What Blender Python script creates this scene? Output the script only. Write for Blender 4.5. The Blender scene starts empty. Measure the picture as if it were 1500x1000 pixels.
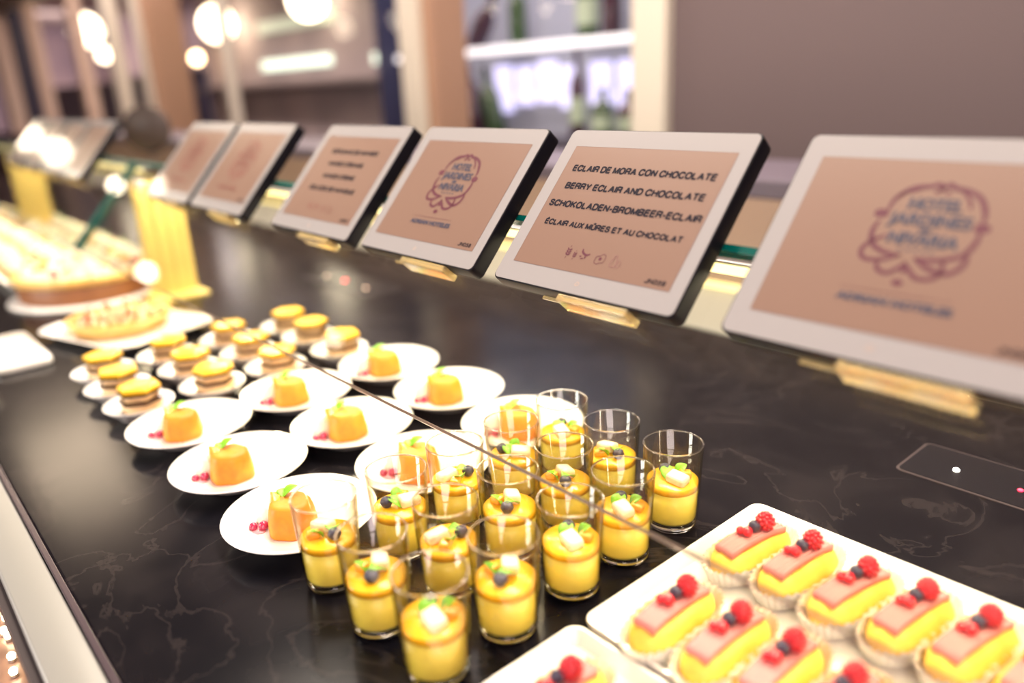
import bpy, bmesh, math, random
from mathutils import Vector, Matrix
random.seed(7)
PI = math.pi
sc = bpy.context.scene
COL = sc.collection
# ------------------------------------------------------------------ camera
# metres; x runs along the buffet, y across it (away from the viewer), z = 0 is the marble top
CAM_H = 0.4367
pitch, roll, yaw = 0.3247, -0.0462, 0.8633
fh = Vector((-math.sin(yaw), math.cos(yaw), 0)); rt = Vector((math.cos(yaw), math.sin(yaw), 0)); up = Vector((0, 0, 1))
F = fh*math.cos(pitch) - up*math.sin(pitch); U0 = fh*math.sin(pitch) + up*math.cos(pitch)
R = rt*math.cos(roll) + U0*math.sin(roll); U = -rt*math.sin(roll) + U0*math.cos(roll)
cam = bpy.data.cameras.new('camera'); camo = bpy.data.objects.new('camera', cam); COL.objects.link(camo)
m3 = Matrix((R, U, -F)).transposed()
camo.matrix_world = Matrix.Translation((0, 0, CAM_H)) @ m3.to_4x4()
cam.sensor_width = 36; cam.lens = 1129.9/1500*36
cam.clip_start = .02; cam.clip_end = 60
cam.dof.use_dof = True; cam.dof.focus_distance = 0.775; cam.dof.aperture_fstop = 1.5; cam.dof.aperture_blades = 0
sc.camera = camo
# ------------------------------------------------------------------ world, lights, exposure
w = bpy.data.worlds.new('world'); sc.world = w; w.use_nodes = True
bg = w.node_tree.nodes['Background']; bg.inputs[0].default_value = (1.0, .78, .72, 1); bg.inputs[1].default_value = .25
sc.view_settings.view_transform = 'Standard'; sc.view_settings.look = 'None'
sc.view_settings.exposure = 0.0; sc.view_settings.gamma = 1.0; sc.view_settings.use_curve_mapping = False
def area(name, loc, size, power, col, aim, sy=None):
    l = bpy.data.lights.new(name, 'AREA'); l.shape = 'RECTANGLE'; l.size = size; l.size_y = sy or size
    l.energy = power; l.color = col
    o = bpy.data.objects.new(name, l); COL.objects.link(o); o.location = loc
    d = (Vector(aim) - Vector(loc)).normalized()
    zax = -d; xax = Vector((1, 0, 0)); yax = zax.cross(xax).normalized(); xax = yax.cross(zax).normalized()
    o.rotation_euler = Matrix((xax, yax, zax)).transposed().to_euler()
    return o
area('buffet_light', (-1.15, .85, 1.95), 2.9, 112, (1.0, .87, .72), (-1.15, .45, 0), .6)
area('pastry_light', (-5.0, .80, 1.95), 1.1, 18, (1.0, .78, .55), (-2.2, .40, 0), .5)
area('screen_strip_light', (-.42, .600, .262), 2.9, 15, (1.0, .82, .52), (-.42, .40, 0), .012)
area('far_strip_light', (-3.4, .600, .262), 2.7, 15, (1.0, .82, .52), (-3.4, .40, 0), .012)
area('cabinet_fill_light', (-3.1, 2.80, 1.48), 1.8, 9, (.88, .86, 1.0), (-3.1, 2.95, 0), .1)  # lamp added to brighten the upper back of the cabinet
area('front_left_fill_light', (-1.9, -1.6, .62), .7, 56, (1.0, .93, .84), (-.8, .4, .04), .9)  # window-sized fill added to light the mousse sides and plate rims
area('far_lounge_fill_light', (-16.8, 3.6, 1.9), 3.0, 170, (1.0, .82, .78), (-20, 4.0, .5), 1.0)  # unseen fill added to lift the dark far-left lounge wall
area('front_fill_light', (1.5, -1.1, 1.3), 1.2, 46, (1.0, .80, .80), (-.8, .5, .2), 1.0)
area('aisle_fill_light', (-4.5, 1.75, 1.95), 8.0, 150, (1.0, .82, .74), (-4.5, 2.2, 0), .3)  # unseen overhead lamp added to light the glazing wall and posts
area('lounge_fill_light', (-8.0, 4.1, 1.95), 13.0, 380, (1.0, .82, .78), (-8.0, 4.2, 0), 1.0)  # unseen overhead lamp added to light the room beyond the glazing
try:
    sc.cycles.use_denoising = True; sc.cycles.max_bounces = 14; sc.cycles.transparent_max_bounces = 24
    sc.cycles.transmission_bounces = 10; sc.cycles.sample_clamp_indirect = 8
except Exception: pass

# ------------------------------------------------------------------ materials
MATS = {}
def mat(name, col=(.8, .8, .8), rough=.5, metal=0, emis=None, estr=0, trans=0, sss=0, coat=0, noise=None, bump=None, ior=1.5, coatr=.03, spec=.5):
    if name in MATS: return MATS[name]
    m = bpy.data.materials.new(name); m.use_nodes = True; nt = m.node_tree; b = nt.nodes['Principled BSDF']
    b.inputs['Base Color'].default_value = (*col, 1); b.inputs['Roughness'].default_value = rough
    b.inputs['Metallic'].default_value = metal; b.inputs['IOR'].default_value = ior
    b.inputs['Transmission Weight'].default_value = trans; b.inputs['Coat Weight'].default_value = coat
    b.inputs['Coat Roughness'].default_value = coatr; b.inputs['Specular IOR Level'].default_value = spec
    if sss:
        b.inputs['Subsurface Weight'].default_value = sss; b.inputs['Subsurface Radius'].default_value = (.01, .006, .003); b.inputs['Subsurface Scale'].default_value = .5
    if emis: b.inputs['Emission Color'].default_value = (*emis, 1); b.inputs['Emission Strength'].default_value = estr
    tc = nt.nodes.new('ShaderNodeTexCoord')
    if noise:   # (scale, other colour, low, high)
        n = nt.nodes.new('ShaderNodeTexNoise'); n.inputs['Scale'].default_value = noise[0]; n.inputs['Detail'].default_value = 6
        nt.links.new(tc.outputs['Object'], n.inputs['Vector'])
        r = nt.nodes.new('ShaderNodeValToRGB'); r.color_ramp.elements[0].position = noise[2]; r.color_ramp.elements[1].position = noise[3]
        r.color_ramp.elements[0].color = (*col, 1); r.color_ramp.elements[1].color = (*noise[1], 1)
        nt.links.new(n.outputs['Fac'], r.inputs['Fac']); nt.links.new(r.outputs['Color'], b.inputs['Base Color'])
    if bump:    # (scale, strength, distance)
        n = nt.nodes.new('ShaderNodeTexNoise'); n.inputs['Scale'].default_value = bump[0]; n.inputs['Detail'].default_value = 4
        nt.links.new(tc.outputs['Object'], n.inputs['Vector'])
        bp = nt.nodes.new('ShaderNodeBump'); bp.inputs['Strength'].default_value = bump[1]; bp.inputs['Distance'].default_value = bump[2]
        nt.links.new(n.outputs['Fac'], bp.inputs['Height']); nt.links.new(bp.outputs['Normal'], b.inputs['Normal'])
    MATS[name] = m; return m
def thin_glass(name, tint=(1, 1, 1), f0=.04, rough=.0, edge=None, grazing=1.0):
    m = bpy.data.materials.new(name); m.use_nodes = True; nt = m.node_tree; nt.nodes.clear()
    out = nt.nodes.new('ShaderNodeOutputMaterial'); mix = nt.nodes.new('ShaderNodeMixShader')
    t = nt.nodes.new('ShaderNodeBsdfTransparent'); g = nt.nodes.new('ShaderNodeBsdfGlossy')
    g.inputs['Roughness'].default_value = rough
    lw = nt.nodes.new('ShaderNodeLayerWeight'); lw.inputs['Blend'].default_value = .5
    p = nt.nodes.new('ShaderNodeMath'); p.operation = 'POWER'; p.inputs[1].default_value = 5
    ma = nt.nodes.new('ShaderNodeMath'); ma.operation = 'MULTIPLY_ADD'; ma.inputs[1].default_value = grazing-f0; ma.inputs[2].default_value = f0
    nt.links.new(lw.outputs['Facing'], p.inputs[0]); nt.links.new(p.outputs[0], ma.inputs[0]); nt.links.new(ma.outputs[0], mix.inputs[0])
    nt.links.new(t.outputs[0], mix.inputs[1]); nt.links.new(g.outputs[0], mix.inputs[2]); nt.links.new(mix.outputs[0], out.inputs[0])
    t.inputs[0].default_value = (*tint, 1)
    if edge:
        r = nt.nodes.new('ShaderNodeValToRGB'); r.color_ramp.elements[0].position = .55; r.color_ramp.elements[1].position = 1
        r.color_ramp.elements[0].color = (*tint, 1); r.color_ramp.elements[1].color = (*edge, 1)
        nt.links.new(lw.outputs['Facing'], r.inputs['Fac']); nt.links.new(r.outputs['Color'], t.inputs[0])
    return m
def marble_mat():
    m = bpy.data.materials.new('dark_marble'); m.use_nodes = True; nt = m.node_tree; b = nt.nodes['Principled BSDF']
    tc = nt.nodes.new('ShaderNodeTexCoord')
    n1 = nt.nodes.new('ShaderNodeTexNoise'); n1.inputs['Scale'].default_value = 5.5; n1.inputs['Detail'].default_value = 8; n1.inputs['Distortion'].default_value = 1.4
    n2 = nt.nodes.new('ShaderNodeTexNoise'); n2.inputs['Scale'].default_value = 5; n2.inputs['Detail'].default_value = 9; n2.inputs['Distortion'].default_value = 2.0
    for n in (n1, n2): nt.links.new(tc.outputs['Object'], n.inputs['Vector'])
    r1 = nt.nodes.new('ShaderNodeValToRGB'); e = r1.color_ramp.elements
    e[0].position = .44; e[0].color = (.004, .0038, .006, 1); e[1].position = .70; e[1].color = (.013, .011, .013, 1)
    r2 = nt.nodes.new('ShaderNodeValToRGB'); e = r2.color_ramp.elements      # thin pale veins
    e[0].position = .485; e[0].color = (0, 0, 0, 1); e[1].position = .5; e[1].color = (.09, .07, .065, 1)
    x = e.new(.515); x.color = (0, 0, 0, 1)
    mx = nt.nodes.new('ShaderNodeMix'); mx.data_type = 'RGBA'; mx.blend_type = 'ADD'; mx.inputs[0].default_value = .14
    nt.links.new(n1.outputs['Fac'], r1.inputs[0]); nt.links.new(n2.outputs['Fac'], r2.inputs[0])
    nt.links.new(r1.outputs[0], mx.inputs[6]); nt.links.new(r2.outputs[0], mx.inputs[7]); nt.links.new(mx.outputs[2], b.inputs['Base Color'])
    b.inputs['Roughness'].default_value = .17; b.inputs['Specular IOR Level'].default_value = .10
    bp = nt.nodes.new('ShaderNodeBump'); bp.inputs['Strength'].default_value = .02; bp.inputs['Distance'].default_value = .001
    nt.links.new(n1.outputs['Fac'], bp.inputs['Height']); nt.links.new(bp.outputs[0], b.inputs['Normal'])
    return m
M_MARBLE = marble_mat()
M_PLATE = mat('white_porcelain', (.86, .84, .80), .12, coat=.3)
M_TRAY = mat('white_glazed_tray', (.86, .83, .76), .14, coat=.3)
M_BEZEL = mat('white_bezel', (.305, .290, .292), .22, coat=.4, coatr=.02)
M_SCREEN = mat('tan_paper_screen', (.205, .125, .094), .35, coat=.35, coatr=.02, bump=(900, .03, .0002))
M_BODY = mat('black_plastic', (.004, .0035, .007), .5, spec=.15)
M_INK = mat('black_ink', (.006, .004, .012), .7, spec=.2)
M_INKB = mat('slate_ink', (.03, .03, .06), .6)
M_WINE = mat('wine_red_ink', (.085, .008, .025), .6)
M_FAINT = mat('faded_red_ink', (.19, .065, .055), .5)
M_FAINTW = mat('faded_tan_ink', (.20, .09, .09), .5)
M_ACR = mat('amber_lit_acrylic', (.95, .80, .45), .12, trans=.75, ior=1.3)  # warm glow under the displays put into the clear acrylic's colour
M_GLASS = thin_glass('clear_pane_glass', (.975, .99, .98), .03)
M_WIN = thin_glass('window_glass', (.97, .97, .97), .01, grazing=.10)
M_GEDGE = mat('teal_glass_edge', (.0, .10, .085), .2, coat=.4)
M_GLIP = mat('polished_glass_edge', (.13, .09, .07), .25, coat=.4)
M_TUMB = thin_glass('tumbler_glass', (.985, .985, .97), .06, edge=(.80, .72, .45))
M_TBASE = mat('solid_glass_base', (1, 1, .97), .02, trans=1, ior=1.45)
M_CREAM = mat('yellow_mousse', (1, .80, .13), .4, sss=.15)
M_JELLY = mat('mango_jelly', (1, .53, .015), .22, coat=.2)
for m_, w_, rad_ in ((M_CREAM, .25, (.006, .006, .003)), (M_JELLY, .2, (.005, .004, .001))):
    b_ = m_.node_tree.nodes['Principled BSDF']
    b_.inputs['Subsurface Weight'].default_value = w_; b_.inputs['Subsurface Radius'].default_value = rad_; b_.inputs['Subsurface Scale'].default_value = 1.0
M_MINT = mat('mint_leaf', (.20, .48, .02), .4)
M_BLUE = mat('blueberry_skin', (.035, .03, .06), .4)
M_PEACH = mat('pale_fruit_cube', (.98, .82, .60), .3, noise=(60, (.95, .55, .25), .5, .7))
M_BUN = mat('choux_bun', (.88, .50, .05), .5, noise=(35, (.95, .60, .09), .4, .6), bump=(90, .3, .001))
M_PINK = mat('pink_icing', (.58, .22, .21), .7, spec=.1)
M_RASP = mat('raspberry_red', (.62, .012, .03), .3, coat=.3)
M_CURR = mat('redcurrant_skin', (.70, .015, .03), .12, coat=.6)
M_PAPER = mat('white_paper', (.97, .94, .84), .7)
M_CAKE = mat('golden_sponge', (.80, .27, .012), .55, noise=(50, (.70, .20, .01), .45, .65), bump=(120, .4, .001))
M_WHIP = mat('whipped_cream', (.90, .84, .66), .45)
M_ORANGE = mat('orange_segment', (.95, .40, .04), .25, coat=.4)
M_COUL = mat('berry_coulis', (.45, .03, .09), .15, coat=.5)
M_COULP = mat('pink_coulis', (.85, .35, .38), .25)
M_CHOC = mat('dark_chocolate', (.055, .02, .008), .25, coat=.3)
M_HCREAM = mat('caramel_mousse', (.72, .45, .20), .5, noise=(30, (.80, .56, .30), .4, .6))
M_HYEL = mat('yellow_glaze', (.88, .50, .02), .32, coat=.15)
M_PEARL = mat('glossy_fruit', (.42, .36, .16), .08, coat=1)
M_TART = mat('pastry_crust', (.72, .42, .10), .5, noise=(40, (.78, .52, .18), .4, .6), bump=(80, .3, .001))
M_BROWN = mat('brown_cake', (.24, .09, .03), .55)
M_YPOST = mat('yellow_panel', (.84, .65, .20), .35, bump=(6, .05, .002))
M_STEEL = mat('brushed_steel', (.55, .53, .50), .3, 1)
M_RAIL = mat('pale_metal_rail', (.24, .24, .225), .35, 0)
M_EDGE = mat('purple_black_edge', (.05, .035, .045), .25)
M_CARC = mat('dark_carcass', (.035, .025, .028), .5)
M_LEDGE = mat('cream_ledge', (.30, .29, .235), .35)
M_LGLOW = mat('warm_light_strip', (.9, .8, .4), .4, emis=(1, .78, .25), estr=1.4)
M_LGLOW2 = mat('warm_rail_light', (.9, .8, .4), .4, emis=(1, .80, .35), estr=2.5)
M_RISER = mat('tan_riser', (.33, .23, .17), .5)
M_BAND = mat('mauve_band', (.11, .09, .12), .5)
M_WALL = mat('mauve_grey_wall', (.112, .080, .083), .75, bump=(120, .1, .001))
M_CREAMF = mat('cream_frame', (.60, .55, .46), .45)
M_TANF = mat('tan_frame', (.42, .25, .16), .5)
M_PINKF = mat('pinkish_frame', (.62, .46, .36), .5)
M_NAVY = mat('navy_panel', (.03, .03, .07), .4)
M_FLOOR = mat('brown_floor', (.16, .09, .07), .35, noise=(4, (.24, .14, .11), .4, .6))
M_CEIL = mat('ceiling_paint', (.45, .38, .36), .8)
M_ROOM = mat('mauve_room_wall', (.42, .32, .34), .8, noise=(.7, (.26, .20, .25), .45, .6))
M_DGLAS = mat('bottle_green_glass', (.03, .07, .02), .15, coat=.5)
M_DWINE = mat('dark_wine_bottle', (.05, .015, .03), .15, coat=.5)
M_LABEL = mat('bottle_label', (.45, .55, .40), .6)
M_LAMP = mat('globe_lamp_glass', (1, .9, .75), .4, emis=(1.0, .82, .58), estr=9)
M_LAMP2 = mat('bright_globe_glass', (1, .9, .75), .4, emis=(1.0, .84, .62), estr=22)
M_BULB = mat('small_bulb_glass', (1, .85, .6), .4, emis=(1.0, .68, .36), estr=14)
M_COOL = mat('cool_backlit_panel', (.7, .7, .9), .5, emis=(.66, .62, 1.0), estr=1.25)
M_BARL = mat('pale_green_light', (.8, .9, .8), .5, emis=(.80, .95, .78), estr=1.6)
M_STRIP = mat('white_light_strip', (.9, .9, .9), .5, emis=(.95, .92, .98), estr=1.1)
M_LEDW = mat('white_indicator', (1, .9, .8), .5, emis=(1, .9, .72), estr=60)
M_LEDR = mat('red_indicator', (1, .1, .1), .5, emis=(1, .01, .04), estr=9)
M_LEDD = mat('dim_indicator', (.6, .4, .3), .5, emis=(.8, .5, .35), estr=5)
M_PANELB = mat('gloss_black_panel', (.008, .008, .011), .2, spec=.3)
M_DISC = mat('dark_brown_glaze', (.045, .03, .025), .4)

# ------------------------------------------------------------------ helpers
def link(name, bm, m, parent=None, smooth=False, loc=None):
    me = bpy.data.meshes.new(name)
    bmesh.ops.recalc_face_normals(bm, faces=bm.faces)
    bm.to_mesh(me); bm.free()
    for k in (m if isinstance(m, (list, tuple)) else [m]): me.materials.append(k)
    if smooth:
        for p in me.polygons: p.use_smooth = True
        if smooth == 'auto':
            try: me.set_sharp_from_angle(angle=math.radians(40))
            except Exception: pass
    o = bpy.data.objects.new(name, me); COL.objects.link(o)
    if parent: o.parent = parent
    if loc: o.location = loc
    return o
def thing(name, label, cat, loc=(0, 0, 0), rz=0, group=None):
    o = bpy.data.objects.new(name, None); COL.objects.link(o); o.empty_display_size = .02
    o.location = loc; o.rotation_euler = (0, 0, rz)
    return tag(o, label, cat, group)
def tag(o, label, cat, group=None):
    o['label'] = label; o['category'] = cat
    if group: o['group'] = group
    return o
def struct(o): o['kind'] = 'structure'; return o
def dup(root, loc, rz=0, label=None, scale=None):
    r = root.copy(); COL.objects.link(r); r.location = loc; r.rotation_euler = (0, 0, rz)
    if label: r['label'] = label
    if scale: r.scale = (scale,)*3
    for ch in list(root.children):
        c = ch.copy(); COL.objects.link(c); c.parent = r
        for g in ch.children:
            d = g.copy(); COL.objects.link(d); d.parent = c
    return r
def box(x0, x1, y0, y1, z0, z1, bev=0, bm=None, seg=2):
    b = bm or bmesh.new()
    t = bmesh.new(); bmesh.ops.create_cube(t, size=1)
    bmesh.ops.scale(t, vec=(x1-x0, y1-y0, z1-z0), verts=t.verts)
    bmesh.ops.translate(t, vec=((x0+x1)/2, (y0+y1)/2, (z0+z1)/2), verts=t.verts)
    if bev: bmesh.ops.bevel(t, geom=list(t.edges), offset=bev, segments=seg, profile=.5, affect='EDGES')
    merge(b, t); return b
def merge(b, t, mtx=None, mi=None):
    me = bpy.data.meshes.new('tmp')
    if mtx is not None: bmesh.ops.transform(t, matrix=mtx, verts=t.verts)
    if mi is not None:
        for f in t.faces: f.material_index = mi
    t.to_mesh(me); t.free(); b.from_mesh(me); bpy.data.meshes.remove(me)
def lathe(prof, seg=40, sx=1, sy=1, wave=None, bm=None):
    b = bm or bmesh.new(); rings = []
    for i, (r, z) in enumerate(prof):
        if r < 1e-6: rings.append([b.verts.new((0, 0, z))]); continue
        ring = []
        for k in range(seg):
            a = 2*PI*k/seg; rr = r
            if wave: rr = r + wave(i, a)
            ring.append(b.verts.new((rr*math.cos(a)*sx, rr*math.sin(a)*sy, z)))
        rings.append(ring)
    for A, B in zip(rings, rings[1:]):
        for k in range(seg):
            k2 = (k+1) % seg
            if len(A) == 1 and len(B) > 1: b.faces.new((A[0], B[k], B[k2]))
            elif len(B) == 1 and len(A) > 1: b.faces.new((A[k], A[k2], B[0]))
            elif len(A) > 1: b.faces.new((A[k], A[k2], B[k2], B[k]))
    return b
def sph(r, loc=(0, 0, 0), sc_=(1, 1, 1), u=16, v=10, bm=None):
    b = bm or bmesh.new(); t = bmesh.new()
    bmesh.ops.create_uvsphere(t, u_segments=u, v_segments=v, radius=r)
    bmesh.ops.scale(t, vec=sc_, verts=t.verts); bmesh.ops.translate(t, vec=loc, verts=t.verts)
    merge(b, t); return b
def prism(pts, z0, z1, bev=0, bm=None, seg=2):
    b = bm or bmesh.new(); t = bmesh.new()
    vs = [t.verts.new((x, y, z0)) for x, y in pts]; f = t.faces.new(vs)
    r = bmesh.ops.extrude_face_region(t, geom=[f]); vv = [e for e in r['geom'] if isinstance(e, bmesh.types.BMVert)]
    bmesh.ops.translate(t, vec=(0, 0, z1-z0), verts=vv)
    bmesh.ops.recalc_face_normals(t, faces=t.faces)
    if bev:
        ed = [e for e in t.edges if abs(e.verts[0].co.z-e.verts[1].co.z) < 1e-7]
        bmesh.ops.bevel(t, geom=ed, offset=bev, segments=seg, profile=.5, affect='EDGES')
    merge(b, t); return b
def rrect(x0, x1, y0, y1, r, n=5):
    pts = []
    for cx, cy, a0 in ((x1-r, y0+r, -90), (x1-r, y1-r, 0), (x0+r, y1-r, 90), (x0+r, y0+r, 180)):
        for k in range(n+1):
            a = math.radians(a0+90*k/n); pts.append((cx+r*math.cos(a), cy+r*math.sin(a)))
    return pts
def tube(pts, r, seg=8, bm=None):
    b = bm or bmesh.new(); P = [Vector(p) for p in pts]; rings = []
    for i, p in enumerate(P):
        d = (P[min(i+1, len(P)-1)]-P[max(i-1, 0)]).normalized()
        a = d.cross(Vector((0, 0, 1)));
        if a.length < 1e-3: a = Vector((1, 0, 0))
        a.normalize(); c = d.cross(a)
        rr = r[i] if isinstance(r, (list, tuple)) else r
        rings.append([b.verts.new(p+a*rr*math.cos(2*PI*k/seg)+c*rr*math.sin(2*PI*k/seg)) for k in range(seg)])
    for A, B in zip(rings, rings[1:]):
        for k in range(seg): b.faces.new((A[k], A[(k+1) % seg], B[(k+1) % seg], B[k]))
    b.faces.new(rings[0]); b.faces.new(rings[-1][::-1])
    return b
def smooth_pts(pts, n=6, closed=False):
    P = [Vector((p[0], p[1])) for p in pts]; out = []; N = len(P)
    for i in range(N if closed else N-1):
        if closed: p0, p1, p2, p3 = P[i-1], P[i], P[(i+1) % N], P[(i+2) % N]
        else: p0, p1, p2, p3 = P[max(i-1, 0)], P[i], P[i+1], P[min(i+2, N-1)]
        for k in range(n):
            t = k/n
            out.append(.5*((2*p1)+(p2-p0)*t+(2*p0-5*p1+4*p2-p3)*t*t+(-p0+3*p1-3*p2+p3)*t*t*t))
    if not closed: out.append(P[-1])
    return out
def strip(bm, pts, wd, closed=False, z=0, n=6):
    P = smooth_pts(pts, n, closed); N = len(P); L = []
    for i, p in enumerate(P):
        if closed: d = P[(i+1) % N]-P[i-1]
        else: d = P[min(i+1, N-1)]-P[max(i-1, 0)]
        if d.length < 1e-9: d = Vector((1, 0))
        d.normalize(); nn = Vector((-d.y, d.x))
        ww = wd
        if not closed: ww = wd*(.45+.55*min(1, min(i, N-1-i)/(.18*N+1)))
        L.append((bm.verts.new((*(p+nn*ww/2), z)), bm.verts.new((*(p-nn*ww/2), z))))
    for i in range(N if closed else N-1):
        a, b = L[i], L[(i+1) % N]; bm.faces.new((a[0], a[1], b[1], b[0]))
def text_mesh(s, x0, x1, y0, y1, z, bold=.0, weight=.0006):
    """flat lettering fitted into the box x0..x1, y0..y1 (capital height)"""
    cu = bpy.data.curves.new('txt', 'FONT'); cu.body = s; cu.resolution_u = 3; cu.offset = bold
    ob = bpy.data.objects.new('txt', cu); COL.objects.link(ob)
    dg = bpy.context.evaluated_depsgraph_get(); me = bpy.data.meshes.new_from_object(ob.evaluated_get(dg))
    bpy.data.objects.remove(ob); bpy.data.curves.remove(cu)
    b = bmesh.new(); b.from_mesh(me); bpy.data.meshes.remove(me)
    xs = [v.co.x for v in b.verts]
    cap = .73
    sx = (x1-x0)/(max(xs)-min(xs)); sy = (y1-y0)/cap; mx = min(xs)
    for v in b.verts: v.co = Vector((x0+(v.co.x-mx)*sx, y0+v.co.y*sy, z))
    if weight:
        me = bpy.data.meshes.new('tmp'); b.to_mesh(me)
        for k, (dx, dy) in enumerate(((1, 0), (-1, 0), (0, 1), (0, -1), (.7, .7), (-.7, -.7))):
            t = bmesh.new(); t.from_mesh(me); bmesh.ops.translate(t, vec=(dx*weight, dy*weight*.7, .00001*(k+1)), verts=t.verts); merge(b, t)
        bpy.data.meshes.remove(me)
    return b

# plain bold sans-serif capitals drawn as strokes: advance width, then polylines (an 'o' first marks a curved stroke)
GL = {
 'A': (.70, [[(0, 0), (.35, 1), (.70, 0)], [(.13, .34), (.57, .34)]]),
 'B': (.62, [[(0, 0), (0, 1)], ['o', (0, 1), (.34, 1), (.54, .93), (.56, .76), (.50, .58), (.30, .52), (0, .52)], ['o', (.30, .52), (.52, .47), (.62, .28), (.56, .08), (.36, 0), (0, 0)]]),
 'C': (.68, [['o', (.67, .72), (.58, .92), (.36, 1.01), (.12, .90), (0, .62), (0, .38), (.12, .10), (.36, -.01), (.58, .08), (.68, .30)]]),
 'D': (.66, [[(0, 0), (0, 1)], ['o', (0, 1), (.32, 1), (.56, .88), (.66, .62), (.66, .38), (.56, .12), (.32, 0), (0, 0)]]),
 'E': (.56, [[(.56, 0), (0, 0), (0, 1), (.55, 1)], [(0, .53), (.50, .53)]]),
 'G': (.72, [['o', (.70, .74), (.58, .94), (.36, 1.01), (.12, .90), (0, .62), (0, .38), (.12, .10), (.36, -.01), (.58, .06), (.70, .22)], [(.42, .46), (.71, .46), (.71, 0)]]),
 'H': (.64, [[(0, 0), (0, 1)], [(.64, 0), (.64, 1)], [(0, .53), (.64, .53)]]),
 'I': (.0, [[(0, 0), (0, 1)]]),
 'J': (.46, [['o', (0, .30), (.04, .08), (.22, -.01), (.42, .08), (.46, .30), (.46, .60), (.46, 1)]]),
 'K': (.64, [[(0, 0), (0, 1)], [(.60, 1), (0, .36)], [(.20, .58), (.64, 0)]]),
 'L': (.50, [[(0, 1), (0, 0), (.50, 0)]]),
 'M': (.76, [[(0, 0), (0, 1), (.38, .06), (.76, 1), (.76, 0)]]),
 'N': (.64, [[(0, 0), (0, 1), (.64, 0), (.64, 1)]]),
 'O': (.72, [['c', (.36, 1.01), (.10, .88), (0, .5), (.10, .12), (.36, -.01), (.62, .12), (.72, .5), (.62, .88)]]),
 'P': (.60, [[(0, 0), (0, 1)], ['o', (0, 1), (.34, 1), (.56, .92), (.60, .72), (.54, .52), (.34, .45), (0, .45)]]),
 'R': (.62, [[(0, 0), (0, 1)], ['o', (0, 1), (.36, 1), (.56, .93), (.60, .74), (.54, .55), (.34, .49), (0, .49)], ['o', (.34, .49), (.52, .42), (.57, .25), (.62, 0)]]),
 'S': (.60, [['o', (.56, .74), (.50, .93), (.28, 1.01), (.08, .93), (.04, .74), (.16, .58), (.40, .49), (.56, .38), (.60, .22), (.50, .05), (.28, -.01), (.06, .08), (0, .28)]]),
 'T': (.60, [[(0, 1), (.60, 1)], [(.30, 1), (.30, 0)]]),
 'U': (.62, [['o', (0, 1), (0, .60), (0, .32), (.08, .07), (.31, -.01), (.54, .07), (.62, .32), (.62, .60), (.62, 1)]]),
 'V': (.64, [[(0, 1), (.32, 0), (.64, 1)]]),
 'X': (.62, [[(0, 0), (.62, 1)], [(0, 1), (.62, 0)]]),
 'Y': (.64, [[(0, 1), (.32, .42), (.64, 1)], [(.32, .42), (.32, 0)]]),
 '-': (.26, [[(0, .38), (.26, .38)]]),
 '0': (.50, [['c', (.25, 1), (.04, .85), (0, .5), (.04, .15), (.25, 0), (.46, .15), (.50, .5), (.46, .85)]]),
 '5': (.50, [['o', (0, .18), (.12, .02), (.30, 0), (.48, .16), (.48, .46), (.28, .60), (.08, .52)], [(.08, .50), (.12, .97), (.48, .97)]]),
 '6': (.50, [['c', (.25, .60), (.04, .50), (0, .28), (.08, .06), (.25, 0), (.44, .08), (.50, .30), (.42, .54)], ['o', (0, .30), (.02, .70), (.14, .95), (.34, 1), (.47, .84)]]),
 '7': (.50, [[(0, .97), (.50, .97), (.26, .50), (.16, 0)]]),
 '8': (.50, [['c', (.25, 1), (.07, .90), (.07, .66), (.25, .54), (.43, .66), (.43, .90)], ['c', (.25, .54), (.03, .40), (.03, .12), (.25, 0), (.47, .12), (.47, .40)]]),
 '9': (.50, [['c', (.25, 1), (.06, .92), (0, .70), (.08, .46), (.25, .40), (.44, .48), (.50, .70), (.44, .92)], ['o', (.50, .70), (.48, .30), (.36, .05), (.16, 0), (.03, .16)]]),
}
def sans(txt, x0, x1, y0, y1, z, sw=.15, slant=0):
    b = bmesh.new(); segs = []; cx = 0
    for ch in txt:
        acc = None
        if ch == '\u00c9': ch, acc = 'E', [(.22, 1.14), (.40, 1.34)]
        elif ch == '\u00db': ch, acc = 'U', [(.14, 1.13), (.31, 1.32), (.48, 1.13)]
        if ch == ' ': cx += .34; continue
        wd_, st = GL[ch]
        for l in st+([acc] if acc else []): segs.append((l[0] if isinstance(l[0], str) else '', [(cx+p[0], p[1]) for p in l if not isinstance(p, str)]))
        cx += wd_+.26
    cx -= .26; k = (x1-x0-sw*(y1-y0))/cx; h_ = y1-y0; wv = sw*h_
    def quad(p, q, w_, zz):
        d = (q-p); 
        if d.length < 1e-9: return
        d.normalize(); n_ = Vector((-d.y, d.x))*w_/2; e = d*w_*.10
        b.faces.new([b.verts.new((*v, zz)) for v in (p-e+n_, p-e-n_, q+e-n_, q+e+n_)])
    i = 0
    for kind, pts in segs:
        P = [(x0+wv/2+p[0]*k+slant*p[1]*h_, y0+wv*.5+p[1]*(h_-wv)) for p in pts]
        P = smooth_pts(P, 4, kind == 'c') if kind else [Vector(p) for p in P]
        if kind == 'c': P.append(P[0])
        for p, q in zip(P, P[1:]): quad(p, q, wv, z+.000004*(i % 5)); i += 1
    return b

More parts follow.
